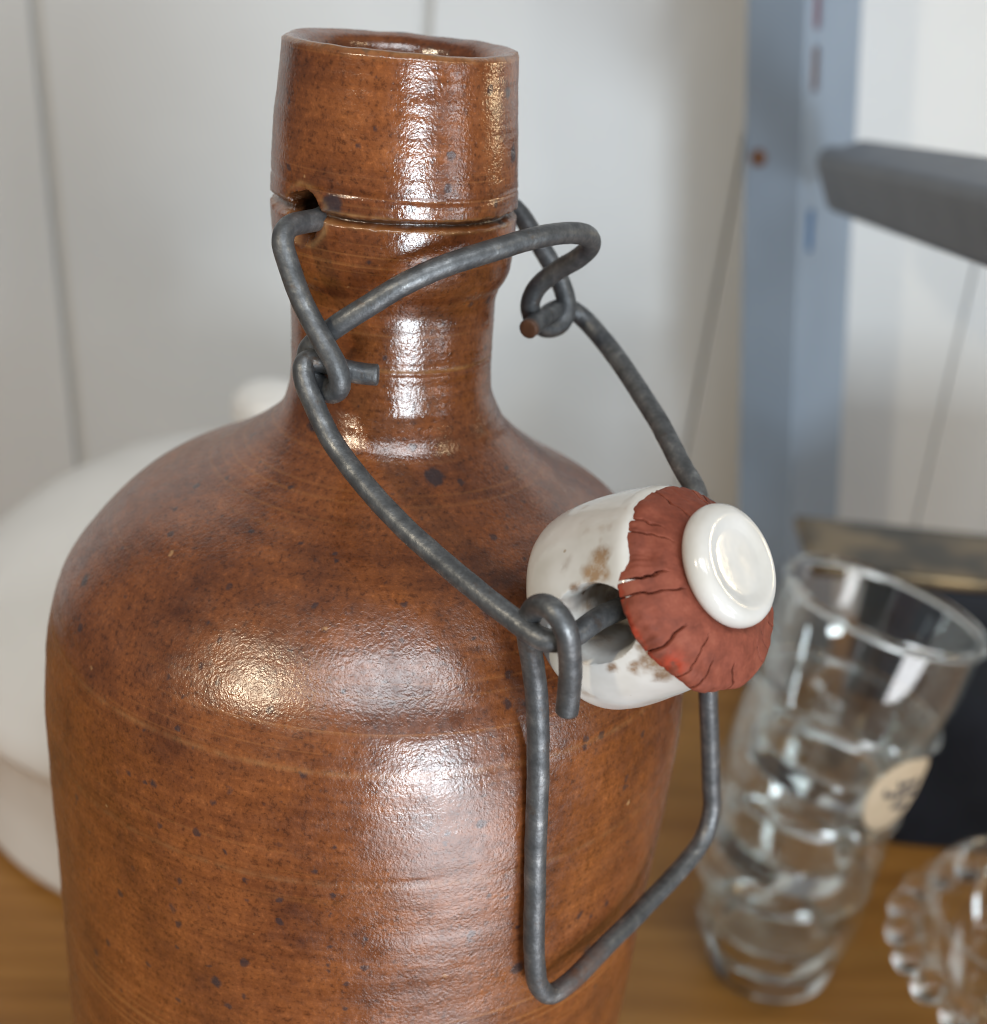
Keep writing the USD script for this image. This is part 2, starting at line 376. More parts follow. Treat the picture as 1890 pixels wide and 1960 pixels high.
steel = mat('blue_grey_paint', {
    'g': ('geometry', {}), 'n': ('noise_texture', {'scale': 18.0, 'detail': 3.0}),
    'r': ('rgb_ramp', {'ramp': [(0.3, (0.215, 0.275, 0.355)), (0.7, (0.255, 0.32, 0.405))]}),
    'p': ('principled_bsdf', {'roughness': 0.34})}, [('g.position', 'n.vector'), ('n.fac', 'r.fac'), ('r.color', 'p.base_color')], surface='p.BSDF')
steel_dark = mat('grey_paint', {
    'g': ('geometry', {}), 'n': ('noise_texture', {'scale': 60.0, 'detail': 5.0}),
    'r': ('rgb_ramp', {'ramp': [(0.3, (0.125, 0.140, 0.165)), (0.7, (0.155, 0.172, 0.20))]}),
    'p': ('principled_bsdf', {'roughness': 0.5})}, [('g.position', 'n.vector'), ('n.fac', 'r.fac'), ('r.color', 'p.base_color')], surface='p.BSDF')
rusty = mat('rust', {
    'g': ('geometry', {}), 'n': ('noise_texture', {'scale': 900.0, 'detail': 5.0}),
    'r': ('rgb_ramp', {'ramp': [(0.3, (0.07, 0.030, 0.014)), (0.7, (0.20, 0.085, 0.035))]}),
    'p': ('principled_bsdf', {'roughness': 0.75})}, [('g.position', 'n.vector'), ('n.fac', 'r.fac'), ('r.color', 'p.base_color')], surface='p.BSDF')
blue_chip = mat('blue_paint_chip', {'p': ('principled_bsdf', {'base_color': (0.05, 0.15, 0.32), 'roughness': 0.5})}, surface='p.BSDF')
red_chip = mat('red_paint_chip', {'p': ('principled_bsdf', {'base_color': (0.16, 0.035, 0.04), 'roughness': 0.5})}, surface='p.BSDF')

glass = mat('clear_glass', {                            # thin blown walls: clear, mirror-like towards the edge
    'lw': ('layer_weight', {'blend': 0.5}), 'pw': ('math', {'math_type': 'power', 'value2': 3.0}), 'ma': ('math', {'math_type': 'multiply_add', 'value2': 0.66, 'value3': 0.14}),
    'gl': ('glossy_bsdf', {'color': (0.95, 0.98, 0.97), 'roughness': 0.04}), 't': ('transparent_bsdf', {'color': (0.96, 0.975, 0.97)}),
    'm': ('mix_closure', {})},
    [('lw.facing', 'pw.value1'), ('pw.value', 'ma.value1'), ('ma.value', 'm.fac'), ('t.BSDF', 'm.closure1'), ('gl.BSDF', 'm.closure2')], surface='m.closure')
solid_glass = mat('solid_glass', {'g': ('glass_bsdf', {'color': (0.985, 0.995, 0.99), 'roughness': 0.015, 'IOR': 1.5})}, surface='g.BSDF')
paper = mat('tan_paper', {
    'g': ('geometry', {}), 'n': ('noise_texture', {'scale': 300.0, 'detail': 4.0}),
    'r': ('rgb_ramp', {'ramp': [(0.3, (0.50, 0.39, 0.26)), (0.7, (0.57, 0.45, 0.31))]}),
    'p': ('principled_bsdf', {'roughness': 0.7})}, [('g.position', 'n.vector'), ('n.fac', 'r.fac'), ('r.color', 'p.base_color')], surface='p.BSDF')
ink = mat('ink', {'p': ('principled_bsdf', {'base_color': (0.03, 0.03, 0.045), 'roughness': 0.6})}, surface='p.BSDF')
lacquer = mat('black_lacquer', {
    'g': ('geometry', {}), 'n': ('noise_texture', {'scale': 40.0, 'detail': 4.0}),
    'r': ('rgb_ramp', {'ramp': [(0.3, (0.006, 0.007, 0.009)), (0.7, (0.014, 0.016, 0.022))]}),
    'p': ('principled_bsdf', {'roughness': 0.45, 'specular_ior_level': 0.15})}, [('g.position', 'n.vector'), ('n.fac', 'r.fac'), ('r.color', 'p.base_color')], surface='p.BSDF')
bronze = mat('bronze_lid', {
    'g': ('geometry', {}), 'n': ('noise_texture', {'scale': 45.0, 'detail': 4.0}),
    'r': ('rgb_ramp', {'ramp': [(0.42, (0.035, 0.028, 0.018)), (0.62, (0.20, 0.14, 0.07))]}),
    'p': ('principled_bsdf', {'roughness': 0.28, 'metallic': 0.7})}, [('g.position', 'n.vector'), ('n.fac', 'r.fac'), ('r.color', 'p.base_color')], surface='p.BSDF')

# ------------------------------------------------------------------ setting: wall of boards, wooden shelf
WALL_Y = 0.34
wall = thing('wall', kind='structure')
def seam(u0, v0, u1, v1):
    p, q = at(u0, v0, y=WALL_Y), at(u1, v1, y=WALL_Y)
    m = (q[0] - p[0]) / (q[2] - p[2])
    return p[0] - m * p[2], m                         # where it meets the shelf, and its lean


seams = [(-0.45, 0.03), seam(-360, 0, -240, 840), seam(65, 0, 150, 840), seam(820, 0, 768, 840), seam(1410, 350, 1310, 880), seam(1863, 526, 1767, 943), (0.46, 0.0), (0.70, 0.0)]
gaps = [0.002, 0.002, 0.0044, 0.0034, 0.0012, 0.0008, 0.002, 0.002]
for k in range(len(seams) - 1):
    (x0, m0), (x1, m1) = seams[k], seams[k + 1]
    q = [(x0 + gaps[k] / 2, 0.0), (x1 - gaps[k + 1] / 2, 0.0), (x1 + m1 * 0.75 - gaps[k + 1] / 2, 0.75), (x0 + m0 * 0.75 + gaps[k] / 2, 0.75)]
    pr = [m3.Manifold.sphere(0.0007, 12).translate([x + sx, WALL_Y + yy, zz]) for (x, zz), sx in zip(q, (0.0007, -0.0007, -0.0007, 0.0007)) for yy in (0.0007, 0.013)]
    obj('board', m3.Manifold.batch_hull(pr), wall_paint, wall, smooth=30)
obj('backing', trimesh.creation.box(bounds=[[-0.5, WALL_Y + 0.004, -0.02], [0.75, WALL_Y + 0.02, 0.74]]), gap_dark, wall, smooth=False)
obj('shelf', box_mesh(-0.55, 0.75, -0.12, WALL_Y + 0.012, -0.028, 0.0, 0.002), wood, smooth=30, kind='structure')

# ------------------------------------------------------------------ the stoneware bottle
ZT = 0.27 - 0.01723                                   # height of the rim
prof = np.array([(0.0, 0.01651), (-0.0067, 0.01691), (-0.0137, 0.01746), (-0.0217, 0.01768), (-0.0267, 0.01745), (-0.0297, 0.01715), (-0.0315, 0.0165), (-0.0332, 0.01555), (-0.0357, 0.01495),
                 (-0.0407, 0.01489), (-0.0447, 0.01492), (-0.0487, 0.01515), (-0.0517, 0.01605), (-0.0540, 0.01720), (-0.0567, 0.02000), (-0.0617, 0.02720), (-0.0677, 0.03760),
                 (-0.0747, 0.04440), (-0.0827, 0.04910), (-0.0907, 0.05080), (-0.1007, 0.05150), (-0.1127, 0.05120), (-0.1277, 0.05045), (-0.1477, 0.04961), (-0.1727, 0.04862), (-0.22, 0.0478), (-0.249, 0.0474)])
off = np.array([(0, -0.0008), (-0.03, -0.0002), (-0.048, 0.0006), (-0.056, 0.0012), (-0.07, 0.0006), (-0.09, 0.0), (-0.26, 0.0)])
R_of = PchipInterpolator(prof[::-1, 0] + ZT, prof[::-1, 1], extrapolate=True)
X_of = PchipInterpolator(off[::-1, 0] + ZT, off[::-1, 1], extrapolate=True)
Z_GROOVE, Z_NECK, Z_BODY = 0.23095, 0.20969, 0.1664
HOLE = np.array([-0.70, -0.714, 0.0]); HOLE /= np.linalg.norm(HOLE)
TH_HOLE = math.atan2(HOLE[1], HOLE[0])


def make_bottle():
    n = 460
    th = np.linspace(0, 2 * np.pi, n, endpoint=False)
    z = np.r_[np.linspace(0.0045, 0.09, 60), np.linspace(0.09, 0.19, 170)[1:], np.linspace(0.19, ZT - 0.0006, 260)[1:]]
    r = R_of(z)
    T, Z = np.meshgrid(th, z)
    P0 = np.stack([r[:, None] * np.cos(T), r[:, None] * np.sin(T), Z], -1)
    w = meshkit.fbm(P0 * 28, 3, 3) - 0.5                               # hand-thrown wobble
    rings = meshkit.fbm(np.stack([np.cos(T) * 0.6 + 4, np.sin(T) * 0.6 + 4, Z * 330], -1), 3, 5) - 0.5
    rings2 = meshkit.noise(np.stack([np.cos(T) * 0.8, np.sin(T) * 0.8, Z * 1500], -1), 8) - 0.5
    dents = meshkit.fbm(P0 * 160, 2, 11) - 0.5
    d = 0.0009 * w + 0.00018 * rings + 0.00003 * rings2 + 0.00022 * dents

    def groove(z0, depth, half, wob, seed):
        zz = z0 + wob * (meshkit.noise(np.stack([np.cos(T) * 3, np.sin(T) * 3, 0 * T], -1), seed) - 0.5)
        rough = half * (0.8 + 0.5 * meshkit.noise(np.stack([np.cos(T) * 16, np.sin(T) * 16, 0 * T], -1), seed + 1))
        return -depth * np.clip(1.5 - np.abs(Z - zz) / rough * 1.5, 0, 1)
    dt = np.angle(np.exp(1j * (T - TH_HOLE)))
    wide = 1 + 0.9 * np.exp(-(dt + 0.35) ** 2 / 0.05)
    d += groove(Z_GROOVE, 0.0011, 0.00062 * wide, 0.0005, 21) + groove(Z_NECK, 0.00022, 0.00028, 0.0004, 24) + groove(Z_BODY, 0.00012, 0.0003, 0.0006, 27)
    d += groove(Z_BODY - 0.0165, 0.00016, 0.0003, 0.0012, 31) + groove(ZT - 0.0185, 0.00012, 0.0004, 0.0005, 33)
    rr = r[:, None] + d
    outer = np.stack([X_of(Z) + rr * np.cos(T), rr * np.sin(T), Z], -1)
    # rim and inside
    inner = [(0.0161, ZT - 0.00015), (0.0155, ZT), (0.0147, ZT - 0.0002), (0.0136, ZT - 0.0006), (0.0128, ZT - 0.0014), (0.0124, ZT - 0.0028), (0.0122, ZT - 0.006), (0.0121, ZT - 0.02), (0.0113, ZT - 0.035),
             (0.0112, ZT - 0.048), (0.0135, ZT - 0.055), (0.030, ZT - 0.069), (0.043, ZT - 0.085), (0.0455, ZT - 0.11), (0.043, ZT - 0.2), (0.041, 0.012)]
    inn = dense(inner, 0.0006)
    Ti, Zi = np.meshgrid(th, inn[:, 1]); ri = np.repeat(inn[:, :1], n, 1)
    Pi = np.stack([ri * np.cos(Ti), ri * np.sin(Ti), Zi], -1)
    nz = (meshkit.fbm(Pi * 150, 3, 41) - 0.5)
    Zi = Zi + 0.0008 * nz * (Zi > ZT - 0.003); ri = ri + 0.0004 * nz
    Pin = np.stack([X_of(Zi) + ri * np.cos(Ti), ri * np.sin(Ti), Zi], -1)
    bottom = np.stack([np.cos(th) * 0.044, np.sin(th) * 0.044, 0 * th + 0.0005], -1)[None]
    foot = np.stack([np.cos(th) * R_of(0.0045) * 0.985, np.sin(th) * R_of(0.0045) * 0.985, 0 * th + 0.0012], -1)[None]
    P = np.concatenate([bottom, foot, outer, Pin], 0)
    v, f = grid_mesh(P, cap0=True, cap1=True)
    body = man((v, f))
    # the hole for the wire: a ragged bore right through the neck
    k = 40
    tb = np.linspace(0, 2 * np.pi, k, endpoint=False)
    s = np.linspace(-0.026, 0.026, 60)
    S, TB = np.meshgrid(s, tb, indexing='ij')
    flare = 0.00255 + 0.0011 * np.clip((np.abs(S) - 0.0150) / 0.0030, 0, 1)
    base = np.stack([S, np.cos(TB) * flare, np.sin(TB) * flare * 1.12], -1)
    flare = flare * (1 + 0.8 * (meshkit.fbm(base * 500, 3, 51) - 0.5))
    side = np.array([-HOLE[1], HOLE[0], 0.0])
    Q = S[..., None] * HOLE + (np.cos(TB) * flare)[..., None] * side + (np.sin(TB) * flare * 1.12)[..., None] * np.array([0, 0, 1.0]) + np.array([X_of(Z_GROOVE) + 0, 0, Z_GROOVE - 0.0004])
    bv, bf = grid_mesh(Q, cap0=True, cap1=True)
    bore = man((bv, bf))
    if bore.volume() < 0:
        bore = man((bv, bf[:, ::-1]))
    if body.volume() < 0:
        body = man((v, f[:, ::-1]))
    return body - bore


def edge_mask(P):
    """Bare clay shows along the lips of the groove, the bore and the rim."""
    rho = np.hypot(P[:, 0] - X_of(P[:, 2]), P[:, 1])
    e = 0.5 * np.exp(-((np.abs(P[:, 2] - Z_GROOVE) - 0.0008) / 0.00022) ** 2) * (rho > R_of(P[:, 2]) - 0.0006)
    s = (P - [0, 0, Z_GROOVE - 0.0004]) @ HOLE
    q = P - [0, 0, Z_GROOVE - 0.0004] - s[:, None] * HOLE
    dist = np.linalg.norm(q, axis=1)
    e = np.maximum(e, 0.6 * np.exp(-((dist - 0.0041) / 0.0004) ** 2) * (np.abs(s) > 0.012))
    for z0, a in ((Z_NECK + 0.0003, 0.5), (Z_BODY, 0.28), (Z_BODY - 0.0165, 0.2)):
        e = np.maximum(e, a * np.exp(-((P[:, 2] - z0) / 0.0003) ** 2))
    e = np.maximum(e, 0.45 * np.exp(-((rho - 0.0160) / 0.0005) ** 2) * (P[:, 2] > ZT - 0.001))
    return np.clip(e, 0, 1)


def dirt_mask(P):
    rho = np.hypot(P[:, 0] - X_of(P[:, 2]), P[:, 1])
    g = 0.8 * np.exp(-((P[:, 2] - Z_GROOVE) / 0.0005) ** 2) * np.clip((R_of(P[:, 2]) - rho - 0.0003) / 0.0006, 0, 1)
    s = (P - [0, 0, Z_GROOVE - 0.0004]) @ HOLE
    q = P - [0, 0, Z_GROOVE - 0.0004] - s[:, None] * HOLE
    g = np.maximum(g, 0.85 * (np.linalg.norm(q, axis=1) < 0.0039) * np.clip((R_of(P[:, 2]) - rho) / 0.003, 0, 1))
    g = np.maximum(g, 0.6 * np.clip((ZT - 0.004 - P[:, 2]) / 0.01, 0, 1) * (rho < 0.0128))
    return g


bottle = thing('stoneware_bottle', 'brown salt glazed stoneware bottle with wire swing closure and white porcelain stopper', 'bottle')
obj('body', make_bottle(), stoneware, bottle, primvars={'edge': edge_mask, 'dirt': dirt_mask}, label='speckled brown stoneware body with ringed neck')

# ---- wires of the closure
WR = 0.00149
LEVER = [HOLE * 0.0070 + [0, 0, 0.2303], HOLE * 0.0125 + [0, 0, 0.2304], at(606, 421, y=-0.0140), at(580, 425, y=-0.0165), at(549, 437, y=-0.0192), at(541, 462, y=-0.0206), at(553, 510, y=-0.0213), at(580, 580, y=-0.0228),
         at(618, 655, y=-0.0248), at(645, 705, y=-0.0258), at(652, 738, y=-0.0256), at(636, 752, y=-0.0236), at(612, 735, y=-0.0212), at(592, 700, y=-0.0200), at(590, 668, y=-0.0200), at(615, 645, y=-0.0206), at(645, 623, y=-0.0215),
         at(700, 588, y=-0.0222), at(780, 540, y=-0.0222), at(860, 506, y=-0.0208), at(950, 477, y=-0.0182), at(1040, 452, y=-0.0145), at(1095, 446, y=-0.0110), at(1126, 452, y=-0.0082), at(1131, 470, y=-0.0062), at(1108, 493, y=-0.0044), at(1068, 517, y=-0.0022),
         at(1030, 548, y=-0.0006), at(1015, 580, y=0.0002), at(1022, 612, y=0.0016), at(1048, 628, y=0.0032), at(1074, 618, y=0.0046), at(1085, 590, y=0.0056), at(1078, 552, y=0.0064), at(1055, 505, y=0.0082), at(1020, 447, y=0.0112),
         at(992, 405, y=0.0136), at(970, 388, y=0.0148), -HOLE * 0.0185 + [0, 0, 0.2302], -HOLE * 0.0125 + [0, 0, 0.2303], -HOLE * 0.0070 + [0, 0, 0.2303]]

# stopper frame
Cd = 0.184
SS = Cd / 0.163                                        # size of the stopper
C0 = at(1253, 1131, d=Cd)
fr = ray(1253, 1131); rr_ = RIGHT - fr * (RIGHT @ fr); rr_ /= np.linalg.norm(rr_); ur_ = np.cross(rr_, fr)
N_ = 0.745 * rr_ + 0.255 * ur_ - 0.615 * fr; N_ /= np.linalg.norm(N_)
H_ = 0.55 * rr_ + 0.31 * ur_ + 0.78 * fr; H_ -= N_ * (H_ @ N_); H_ /= np.linalg.norm(H_)
M_ = np.cross(N_, H_)


def on(hh=0.0, nn=0.0, mm=0.0):
    return C0 + (H_ * hh + N_ * nn + M_ * mm) * SS


BAIL = [at(722, 717, y=-0.0222), at(690, 714, y=-0.0220), at(655, 706, y=-0.0216), at(612, 690, y=-0.0216), at(585, 690, y=-0.0222), at(582, 722, y=-0.0236), at(600, 770, y=-0.0252), at(640, 850, y=-0.0282), at(700, 930, y=-0.0328), at(790, 1025, y=-0.0388),
        at(895, 1115, y=-0.0452), at(985, 1186, y=-0.0502), at(1045, 1226, y=-0.0532), at(1090, 1222, y=-0.0528), on(-0.0105, -0.0004, 0.0003), on(-0.005, 0, 0), on(0, 0, 0), on(0.010, 0, 0), on(0.0145, -0.0005, 0), on(0.0165, -0.003, 0.0), at(1338, 955, y=-0.0230), at(1306, 893, y=-0.0175), at(1262, 810, y=-0.0100), at(1205, 720, y=-0.0015),
        at(1150, 645, y=0.0060), at(1114, 606, y=0.0088), at(1090, 590, y=0.0086), at(1066, 592, y=0.0050), at(1040, 608, y=0.0005), at(1012, 630, y=-0.0035)]


HANDLE = [at(1085, 1362, y=-0.0545), at(1091, 1310, y=-0.0552), at(1092, 1255, y=-0.0562), at(1082, 1200, y=-0.0568), at(1060, 1168, y=-0.0560), at(1034, 1160, y=-0.0535), at(1014, 1180, y=-0.0500), at(1012, 1222, y=-0.0480), at(1021, 1280, y=-0.0472), at(1029, 1340, y=-0.0470),
          at(1030, 1450, y=-0.0472), at(1027, 1600, y=-0.0475), at(1024, 1750, y=-0.0475), at(1024, 1840, y=-0.0473), at(1030, 1885, y=-0.0468), at(1052, 1905, y=-0.0458), at(1090, 1882, y=-0.0438), at(1150, 1822, y=-0.0390), at(1230, 1740, y=-0.0310), at(1310, 1655, y=-0.0235),
          at(1348, 1605, y=-0.0200), at(1362, 1555, y=-0.0185), at(1361, 1480, y=-0.0188), at(1357, 1340, y=-0.0200), at(1352, 1200, y=-0.0215), at(1345, 1080, y=-0.0230), at(1338, 1010, y=-0.0235), at(1345, 975, y=-0.0255), at(1358, 980, y=-0.0290), at(1362, 1010, y=-0.0300)]


def rust_handle(P):
    d = np.linalg.norm(P - at(1110, 1862, y=-0.0422), axis=1)
    return np.clip(1.2 - d / 0.006, 0, 0.8) * np.clip(meshkit.fbm(P * 900, 3, 5) * 2.2 - 0.4, 0, 1)


def rust_bail(P):
    d = np.linalg.norm(P - at(1012, 630, y=-0.0035), axis=1)
    return np.clip((0.00175 - d) / 0.0003, 0, 1)


obj('lever_wire', wire(LEVER, WR, seed=3, soft=4), zinc, bottle, primvars={'rust': lambda P: 0 * P[:, 0]}, label='grey wire lever looped across the front of the neck')
obj('bail_wire', wire(BAIL, WR, seed=5, soft=4), zinc, bottle, primvars={'rust': rust_bail}, label='grey wire bail that carries the stopper, one end rusty')
obj('handle_wire', wire(HANDLE, WR * 1.0, seed=8), zinc, bottle, primvars={'rust': rust_handle}, label='U shaped grey wire handle with hooked end, rusty at the bottom')


# ---- porcelain stopper with its rubber washer
def along(P):
    P = np.asarray(P) * SS
    return frame_move(P, C0, M_, -H_, N_) if np.dot(np.cross(M_, -H_), N_) > 0 else frame_move(P, C0, M_, H_, N_)


def make_stopper():
    pr = [(0.0, -0.0100), (0.0072, -0.0101), (0.0106, -0.0099), (0.0119, -0.0090), (0.0124, -0.0068), (0.0123, -0.0026), (0.0117, 0.0024), (0.0110, 0.0054), (0.0085, 0.0062), (0.0052, 0.0064), (0.0047, 0.0075), (0.0048, 0.0092),
          (0.0062, 0.0096), (0.00695, 0.0103), (0.0071, 0.0112), (0.0068, 0.0121), (0.0060, 0.0127), (0.0050, 0.0127), (0.0040, 0.0124), (0.0020, 0.0123), (0.0, 0.0123)]
    c = dense(pr, 0.0004)[1:-1]
    P = revolve(np.maximum(c, [0.00005, -1]), 128)
    nz = meshkit.fbm(P * 130, 3, 61) - 0.5
    P = P * (1 + 0.035 * nz[..., None] * np.clip((0.006 - P[..., 2:]) / 0.004, 0.25, 1))
    v, f = grid_mesh(P, cap0=True, cap1=True)
    body = man((v, f))
    if body.volume() < 0:
        body = man((v, f[:, ::-1]))
    k = 48; s = np.linspace(-0.016, 0.016, 70); tb = np.linspace(0, 2 * np.pi, k, endpoint=False)
    S, TB = np.meshgrid(s, tb, indexing='ij')
    rad = 0.0040 + 0.0010 * np.clip((np.abs(S) - 0.0094) / 0.0022, 0, 1.4) ** 2
    rad = rad * (1 + 0.10 * (meshkit.fbm(np.stack([S * 90, np.cos(TB), np.sin(TB)], -1), 2, 64) - 0.5))
    Q = np.stack([np.cos(TB) * rad * 1.0, S, np.sin(TB) * rad * 1.12], -1)
    bv, bf = grid_mesh(Q, cap0=True, cap1=True)
    bore = man((bv, bf))
    if bore.volume() < 0:
        bore = man((bv, bf[:, ::-1]))
    m = (body - bore).refine_to_length(0.0006).to_mesh()
    return m.vert_properties[:, :3].astype(float), m.tri_verts


sv, sf = make_stopper()
# in the local frame y runs along the bore, z along the axis
flip = np.dot(np.cross(M_, -H_), N_) > 0


def local(P):
    q = (P - C0) / SS
    return np.stack([q @ M_, q @ H_ * (-1 if flip else 1), q @ N_], 1)


def stain(P):
    q = local(P)
    rho = np.hypot(q[:, 0], q[:, 2] / 1.12)
    outer = np.linalg.norm(q[:, :2], axis=1)
    inside = (rho < 0.0048) & (outer < 0.0112)
    n = meshkit.fbm(q * 420, 4, 71)
    f = ((P - C0) @ H_ < 0) & (outer > 0.009)
    m = np.zeros(len(P))
    rd = (P - CAM) / np.linalg.norm(P - CAM, axis=1, keepdims=True)
    for u, v, su in ((1146, 1098, 25), (1154, 1065, 14), (1099, 1127, 14), (1120, 1135, 10), (1244, 1263, 26), (1268, 1290, 20), (1215, 1275, 14), (1172, 1278, 13), (1225, 1240, 10)):
        m = np.maximum(m, np.exp(-(np.linalg.norm(rd - ray(u, v), axis=1) * FPX / su) ** 2))
    patch = np.clip((m * 0.9 + (n - 0.5) * 1.3 - 0.22) * 2.6, 0, 0.9) * f
    neck = 0.5 * np.exp(-((q[:, 2] - 0.0097) / 0.0006) ** 2) * np.clip((n - 0.35) * 4, 0, 1)
    rimdirt = 0.5 * np.exp(-((rho - 0.0050) / 0.0004) ** 2) * f * np.clip((n - 0.5) * 5, 0, 1)
    return np.clip(np.maximum.reduce([patch, 0.75 * np.clip((0.0112 - np.abs(q[:, 1])) / 0.004, 0.25, 1) * inside * np.clip((n - 0.3) * 3, 0, 1), neck, rimdirt]), 0, 1)


stopper = obj('stopper', (along(sv), sf), porcelain, bottle, primvars={'stain': stain}, label='white porcelain stopper with brown stains around its wire hole')


def make_washer():
    pr = [(0.0052, 0.0064), (0.0080, 0.0056), (0.0096, 0.0049), (0.0112, 0.0050), (0.0118, 0.0054), (0.0120, 0.0065), (0.0115, 0.0075), (0.0100, 0.0079), (0.0085, 0.0088), (0.0070, 0.0094), (0.0054, 0.0096)]
    c = dense(pr, 0.00022)
    n = 900
    P = revolve(c, n)
    th = np.linspace(0, 2 * np.pi, n, endpoint=False)[None]
    r = np.hypot(P[..., 0], P[..., 1]); z = P[..., 2]
    rng = np.random.default_rng(7)
    cr = np.zeros_like(r)
    for k in range(17):
        a0 = k * 2 * np.pi / 17 + rng.uniform(-0.2, 0.2)
        depth = rng.uniform(0.0005, 0.0012); wid = rng.uniform(0.00006, 0.00012)
        r0 = rng.uniform(0.0066, 0.0096)
        a = a0 + 0.035 * (meshkit.noise(np.stack([r * 1900, 0 * r + k, 0 * r], -1), 90 + k) - 0.5) + rng.uniform(-20, 20) * (r - 0.009)
        dd = np.abs(np.angle(np.exp(1j * (th - a)))) * r
        cr += depth * np.clip(1.3 - dd / wid, 0, 1) * np.clip((r - r0) / 0.0008, 0, 1)
    out = np.clip((r - 0.0088) / 0.002, 0, 1)
    scal = meshkit.fbm(np.stack([np.cos(th) * 3.2 + 0 * r, np.sin(th) * 3.2 + 0 * r, z * 120], -1), 4, 83) - 0.5
    chip = np.clip(meshkit.fbm(np.stack([np.cos(th) * 6 + 0 * r, np.sin(th) * 6 + 0 * r, z * 300], -1), 3, 87) - 0.60, 0, 1)
    rn = r + out * (0.0018 * scal - 0.0020 * chip) - cr * out * 0.9
    nz = meshkit.fbm(P * 700, 3, 88) - 0.5
    zn = z + 0.00025 * nz + 0.0007 * (meshkit.noise(P * 220, 89) - 0.5) * np.clip((r - 0.007) / 0.002, 0, 1) - cr * 0.8 * (z > 0.0062)
    zn = zn - 0.5 * np.clip(r - 0.0095, 0, 1) * (0.5 + 0.5 * np.cos(th - 0.6))
    return np.stack([P[..., 0] / r * rn, P[..., 1] / r * rn, zn], -1)


WP = make_washer()
# the old rubber has slipped sideways on its seat
sag_w = -ur_ * 0.9 + rr_ * 0.5
sag = np.array([sag_w @ M_, sag_w @ (-H_ if flip else H_), 0.0])
WP = WP + sag * 0.0012
wv, wf = grid_mesh(np.concatenate([WP, WP[:1]], 0))


def raw(P):
    q = local(P) - sag * 0.0012
    rho = np.hypot(q[:, 0], q[:, 1])
    side = (P - C0) / SS @ (-0.8 * rr_ - 0.6 * ur_)
    a = 0.8 * np.clip((0.0056 - q[:, 2]) / 0.0006, 0, 1) * np.clip((rho - 0.0100) / 0.0008, 0, 1)
    rd = (P - CAM) / np.linalg.norm(P - CAM, axis=1, keepdims=True)
    torn = np.exp(-(np.linalg.norm(rd - ray(1288, 1275), axis=1) * FPX / 24) ** 2)
    return np.clip(a * np.clip(side / 0.004, 0.15, 1) + 1.1 * torn * (rho > 0.0098), 0, 1)


obj('washer', (along(wv), wf), rubber, stopper, primvars={'raw': raw}, label='cracked brick red rubber washer')

# ------------------------------------------------------------------ white covered dish at left
dish_axis = at(520, 742, y=0.205)
dish = thing('covered_dish', 'large white glazed covered dish behind the brown bottle at left', 'dish')
dx, dy = dish_axis[0], dish_axis[1]


def lathe(profile, cx, cy, n=128, step=0.0015, closed=False):
    P = revolve(dense(profile, step), n)
    P = P + [cx, cy, 0]
    if closed:
        return grid_mesh(np.concatenate([P, P[:1]], 0))
    return grid_mesh(P, cap0=True, cap1=True)


obj('bowl', lathe([(0.080, 0.0003), (0.089, 0.0006), (0.0920, 0.004), (0.0915, 0.010), (0.0905, 0.022), (0.0920, 0.036), (0.0940, 0.0435), (0.0945, 0.0455), (0.090, 0.046)], dx, dy), glaze_white, dish)
obj('lid', lathe([(0.090, 0.0465), (0.0985, 0.0465), (0.1005, 0.0490), (0.1004, 0.054), (0.098, 0.061), (0.094, 0.069), (0.085, 0.080), (0.070, 0.092), (0.050, 0.102), (0.030, 0.108), (0.012, 0.110)], dx, dy), glaze_white, dish)
obj('knob', lathe([(0.0065, 0.1102), (0.0068, 0.114), (0.0085, 0.118), (0.0118, 0.124), (0.0112, 0.130), (0.007, 0.1335), (0.002, 0.1345)], dx, dy, 64), glaze_white, dish)

# ------------------------------------------------------------------ steel shelving post and rail
post = thing('shelf_post', 'leaning blue-grey painted steel angle post right of the bottle', 'post')
PY = 0.262
p_top, p_bot = at(1548, -60, y=PY), at(1512, 1010, y=PY)
axis = p_top - p_bot; L_post = np.linalg.norm(axis); axis /= L_post
p_bot = p_bot - axis * (p_bot[2] - 0.002) / axis[2]; L_post = np.linalg.norm(p_top - p_bot) + 0.12
yb = np.cross(axis, [1.0, 0, 0]); yb /= np.linalg.norm(yb); xb = np.cross(yb, axis)
T_ = 0.0024
flange = 0.030
sq = math.sqrt(0.5)
e1 = -sq * xb * 1.0 + sq * yb            # flange going left and back
e2 = sq * xb + sq * yb                   # flange going right and back
_l = np.array([(0, 0), (0.0225, 0), (0.0225, T_), (T_, T_), (T_, 0.036), (0, 0.036)])
cs = m3.CrossSection([_l]).offset(-0.0007, m3.JoinType.Round).offset(0.0007, m3.JoinType.Round, 2.0, 24)
ang = cs.extrude(L_post)
slot_heights = []
for (u, v) in ((1588, 12), (1578, 135), (1556, 448)):
    slot_heights.append((at(u, v, y=PY) - p_bot) @ axis)
for hgt in slot_heights:
    s = m3.Manifold.batch_hull([m3.Manifold.cylinder(0.02, 0.0024, 0.0024, 20).rotate([0, -90, 0]).translate([0.01, 0.0072, hgt + q]) for q in (-0.0052, 0.0052)])
    ang = ang - s
am = ang.to_mesh(); av = am.vert_properties[:, :3].astype(float)
obj('angle', (frame_move(av, p_bot, e1, e2, axis), am.tri_verts), steel, post, smooth=30)
